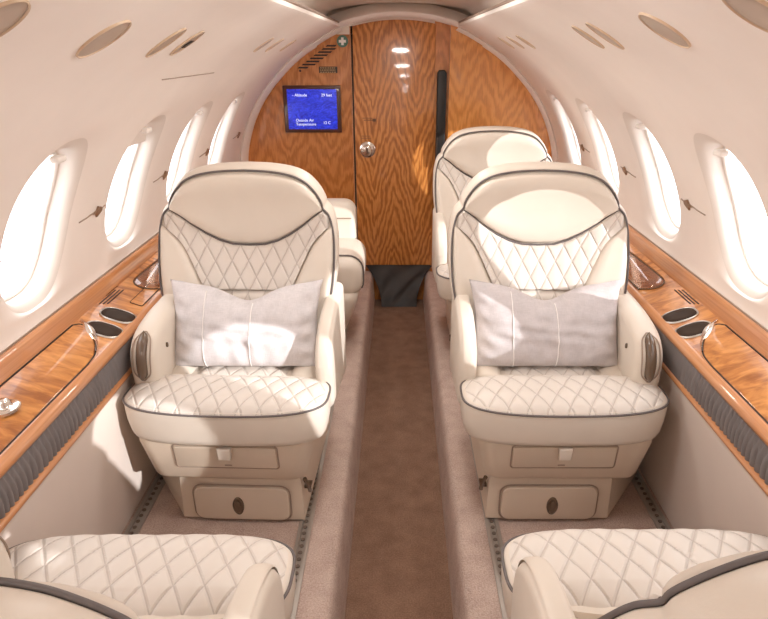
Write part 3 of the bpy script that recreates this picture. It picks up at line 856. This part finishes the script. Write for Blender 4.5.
GP = 'cream quilted leather cabin seats'
seatR = make_seat(1, 'armchair', (.464, 1.43, 0), 'cream quilted leather seat with a pillow, directly before the farthest seat of its row', GP)
seatL = make_seat(-1, 'armchair', (-.488, 1.43, 0), 'cream quilted leather seat with a pillow, directly before the low bench', GP, R(-2.2))
s3 = copy_tree(seatR); s3.location = (.452, 2.47, 0); tag(s3, 'farthest cream quilted leather seat, without pillow, half hidden in front of the wooden closet')
s4 = copy_tree(seatR); s4.location = (-.485, .97, 0); s4.rotation_euler = (0, 0, PI)
def recline(seat, deg, sx=1, dz=0, dx=0):
    hinge = Matrix.Translation((0, .40, .42)); m = Matrix.Translation((dx, 0, dz)) @ hinge @ Matrix.Rotation(R(deg), 4, 'X') @ Matrix.Diagonal((sx, 1, 1, 1)) @ hinge.inverted()
    for c in seat.children:
        if c.name.split('.')[0] in ('backrest', 'headrest'): c.matrix_local = m
recline(s4, -2.8)
tag(s4, 'foreground cream seat turned away from the viewer, its quilted cushion crossed by sunlight')
s5 = copy_tree(seatL); s5.location = (.485, .985, 0); s5.rotation_euler = (0, 0, PI); tag(s5, 'foreground cream seat turned away, its shaded quilted cushion partly covered by its own backrest')

recline(seatR, 9, .945, -.016, -.018); recline(seatL, 9, .945, -.016, -.012); recline(s3, 7, .95, -.02); recline(s5, -4.2, 1, .036)
# low bench seat behind the left seat
bt = empty('bench_seat', (-.45, 2.62, 0), 'low cream leather bench with rounded end, tucked between pillow seat and wooden bulkhead', 'bench')
def bench_ring(y, hx, hz, cz, n=3.2): return [(x, y, z) for x, z in sellipse(0, cz, hx, hz, n, 48)]
mb = MB(); mb.slab(rrect(-.29, .285, .27, .46, .07, 6), .02, .40, .05, 'y'); cu = mb.build('seat_cushion', M['leather'], bt, 70)
mb = MB(); q = [(x, z) for x, z in rrect(-.292, .287, .27, .462, .07, 6) if z > .30]
q.sort(key=lambda p: math.atan2(p[0], p[1] - .36)); mb.tube([(x, .066, z + .001) for x, z in q], .004, 7); mb.build('piping', M['piping'], cu, 80)
mb = MB(); rings = []
for z, k, y0 in ((.0062, .62, .16), (.06, .70, .10), (.16, .84, .04), (.25, .95, .01), (.285, .97, .015), (.30, .93, .04)):
    rings.append([(x, y, z) for x, y in rrect(-.285 * k, .27 * k, y0, .42, .05, 5)])
mb.loft(rings); mb.build('skirt', M['leather'], bt, 60)
mb = MB(); mb.slab(rrect(-.29, .235, .30, .635, .06, 6), .38, .50, .035, 'y'); bb = mb.build('backrest', M['leather'], bt, 60)
mb = MB(); mb.tube([(-.25, .377, .555), (.215, .377, .555)], .003, 6); mb.build('seam', M['line'], bb)

# pillows
def make_pillow(loc, label, mir, rzz, mats):
    t = empty('pillow', loc, label, 'pillow', 'grey linen lumbar pillows'); t.rotation_euler = (0, 0, R(rzz))
    mb = MB(); nx, nz = 64, 36; W, H, TH = .236, .124, .066
    rnd = random.Random(3)
    def shape(u, v, sd):
        x = W * u * (1 - .08 * (1 - abs(v) ** 2) * abs(u) ** 3) * (1 - .05 * max(0, -v) ** 2)
        z = H * v
        if v > 0: z -= .052 * math.exp(-(u / .36) ** 2) * v ** 1.5 - .016 * abs(u) ** 4 * v
        else: z += .010 * (1 - (abs(u)) ** 2) * v * -1 * .5
        th = TH * (max(0, 1 - abs(u) ** 3.0) ** .55) * (max(0, 1 - abs(v) ** 2.6) ** .55)
        th *= 1 - .22 * math.exp(-((u - .05) / .14) ** 2) * max(0, v)
        wr = .005 * math.sin(9 * u + 7 * v + 2 * math.sin(5 * v)) * math.sin(6 * v - 4 * u) * (1 - abs(u) ** 4) * (1 - abs(v) ** 4)
        wr += .004 * math.sin(26 * (u - .05) * (1 if v < 0 else .6) + 3 * v) * math.exp(-((u - .05) / .35) ** 2) * (1 - abs(v) ** 3)
        wr += .005 * math.exp(-((abs(u) - .84) / .10) ** 2) * math.sin(14 * v + 3 * u)
        return x, th, wr, z
    def pt(u, v, sd):
        x, th, wr, z = shape(u, v, sd)
        y = sd * (th) - (wr if sd < 0 else 0)
        yy = y + z * .42
        return (x, yy, z * .93 - 0)
    for sd in (-1, 1):
        o_ = len(mb.v)
        mb.grid([[pt(-1 + 2 * i / nx, -1 + 2 * j / nz, sd) for i in range(nx + 1)] for j in range(nz + 1)])
    # cloth panels: pale thirds and one darker third
    nf = len(mb.f) // 2
    for k_ in range(len(mb.f)):
        i = (k_ % nf) % nx; u = -1 + 2 * (i + .5) / nx
        mb.mi[k_] = 1 if (-.48 if mir > 0 else -.50) < u < .10 else 0
    p = mb.build('cover', mats, t, 80, mirror=1)
    bm = bmesh.new(); bm.from_mesh(p.data); bmesh.ops.remove_doubles(bm, verts=bm.verts, dist=.0004); bmesh.ops.recalc_face_normals(bm, faces=bm.faces); bm.to_mesh(p.data); bm.free()
    for u in (-.47 if mir > 0 else -.5, .10):
        mb = MB(); mb.tube([(lambda q: (q[0], q[1] - .0012, q[2]))(pt(u, -1 + 2 * j / 40, -1)) for j in range(1, 40)], .0016, 5)
        mb.build('stitched_seam', M['seam'], t, 80)
    return t
make_pillow((.452, 1.740, .543), 'grey linen pillow with a dented top on the seat before the farthest seat', 1, 0, [M['linen_grey'], M['linen_grey']])
make_pillow((-.470, 1.740, .543), 'pale linen pillow with a dented top on the seat before the low bench', -1, 0, [M['linen_light'], M['linen_light']])

# ------------------------------------------------------------------ camera, light, world
cam = bpy.data.cameras.new('camera'); co = bpy.data.objects.new('camera', cam); COL.objects.link(co)
F = 620.0
cam.sensor_fit = 'HORIZONTAL'; cam.sensor_width = 36; cam.lens = 36 * F / 768
cam.shift_x = -15 / 768; cam.clip_start = .02
co.location = (0, 0, 1.33); co.rotation_euler = (PI / 2 - math.atan(261.5 / F), 0, 0)
S.camera = co

sun = bpy.data.lights.new('sun', 'SUN'); so = bpy.data.objects.new('sun', sun); COL.objects.link(so)
sun.energy = 4.8; sun.color = (1, .97, .93); sun.angle = R(.6)
d = Vector((-1, .655, -.39)).normalized(); so.rotation_euler = d.to_track_quat('-Z', 'Y').to_euler()
def area(name, loc, rot, sx, sy, power, col):
    l = bpy.data.lights.new(name, 'AREA'); l.shape = 'RECTANGLE'; l.size = sx; l.size_y = sy; l.energy = power; l.color = col
    o = bpy.data.objects.new(name, l); COL.objects.link(o); o.location = loc; o.rotation_euler = rot; return o
# unseen fill lamps added in the ceiling recess to brighten the cabin
for y in (-1.7, -1.05, -.4, 1.15, 1.95, 2.75):
    l = bpy.data.lights.new('fill_light', 'AREA'); l.shape = 'DISK'; l.size = .15; l.energy = 4.2; l.color = (1, .955, .905)
    lo_ = bpy.data.objects.new('fill_light', l); COL.objects.link(lo_); lo_.location = (0, y, 1.54)
w = bpy.data.worlds.new('world'); S.world = w; w.use_nodes = True
bg = w.node_tree.nodes['Background']; bg.inputs[0].default_value = (1, .985, .97, 1); bg.inputs[1].default_value = 4.5
S.cycles.use_denoising = True
S.cycles.max_bounces = 10; S.cycles.diffuse_bounces = 6; S.cycles.transparent_max_bounces = 12
S.cycles.caustics_reflective = False; S.cycles.caustics_refractive = False
S.view_settings.view_transform = 'Standard'; S.view_settings.look = 'None'; S.view_settings.gamma = 1
S.view_settings.exposure = 0.06
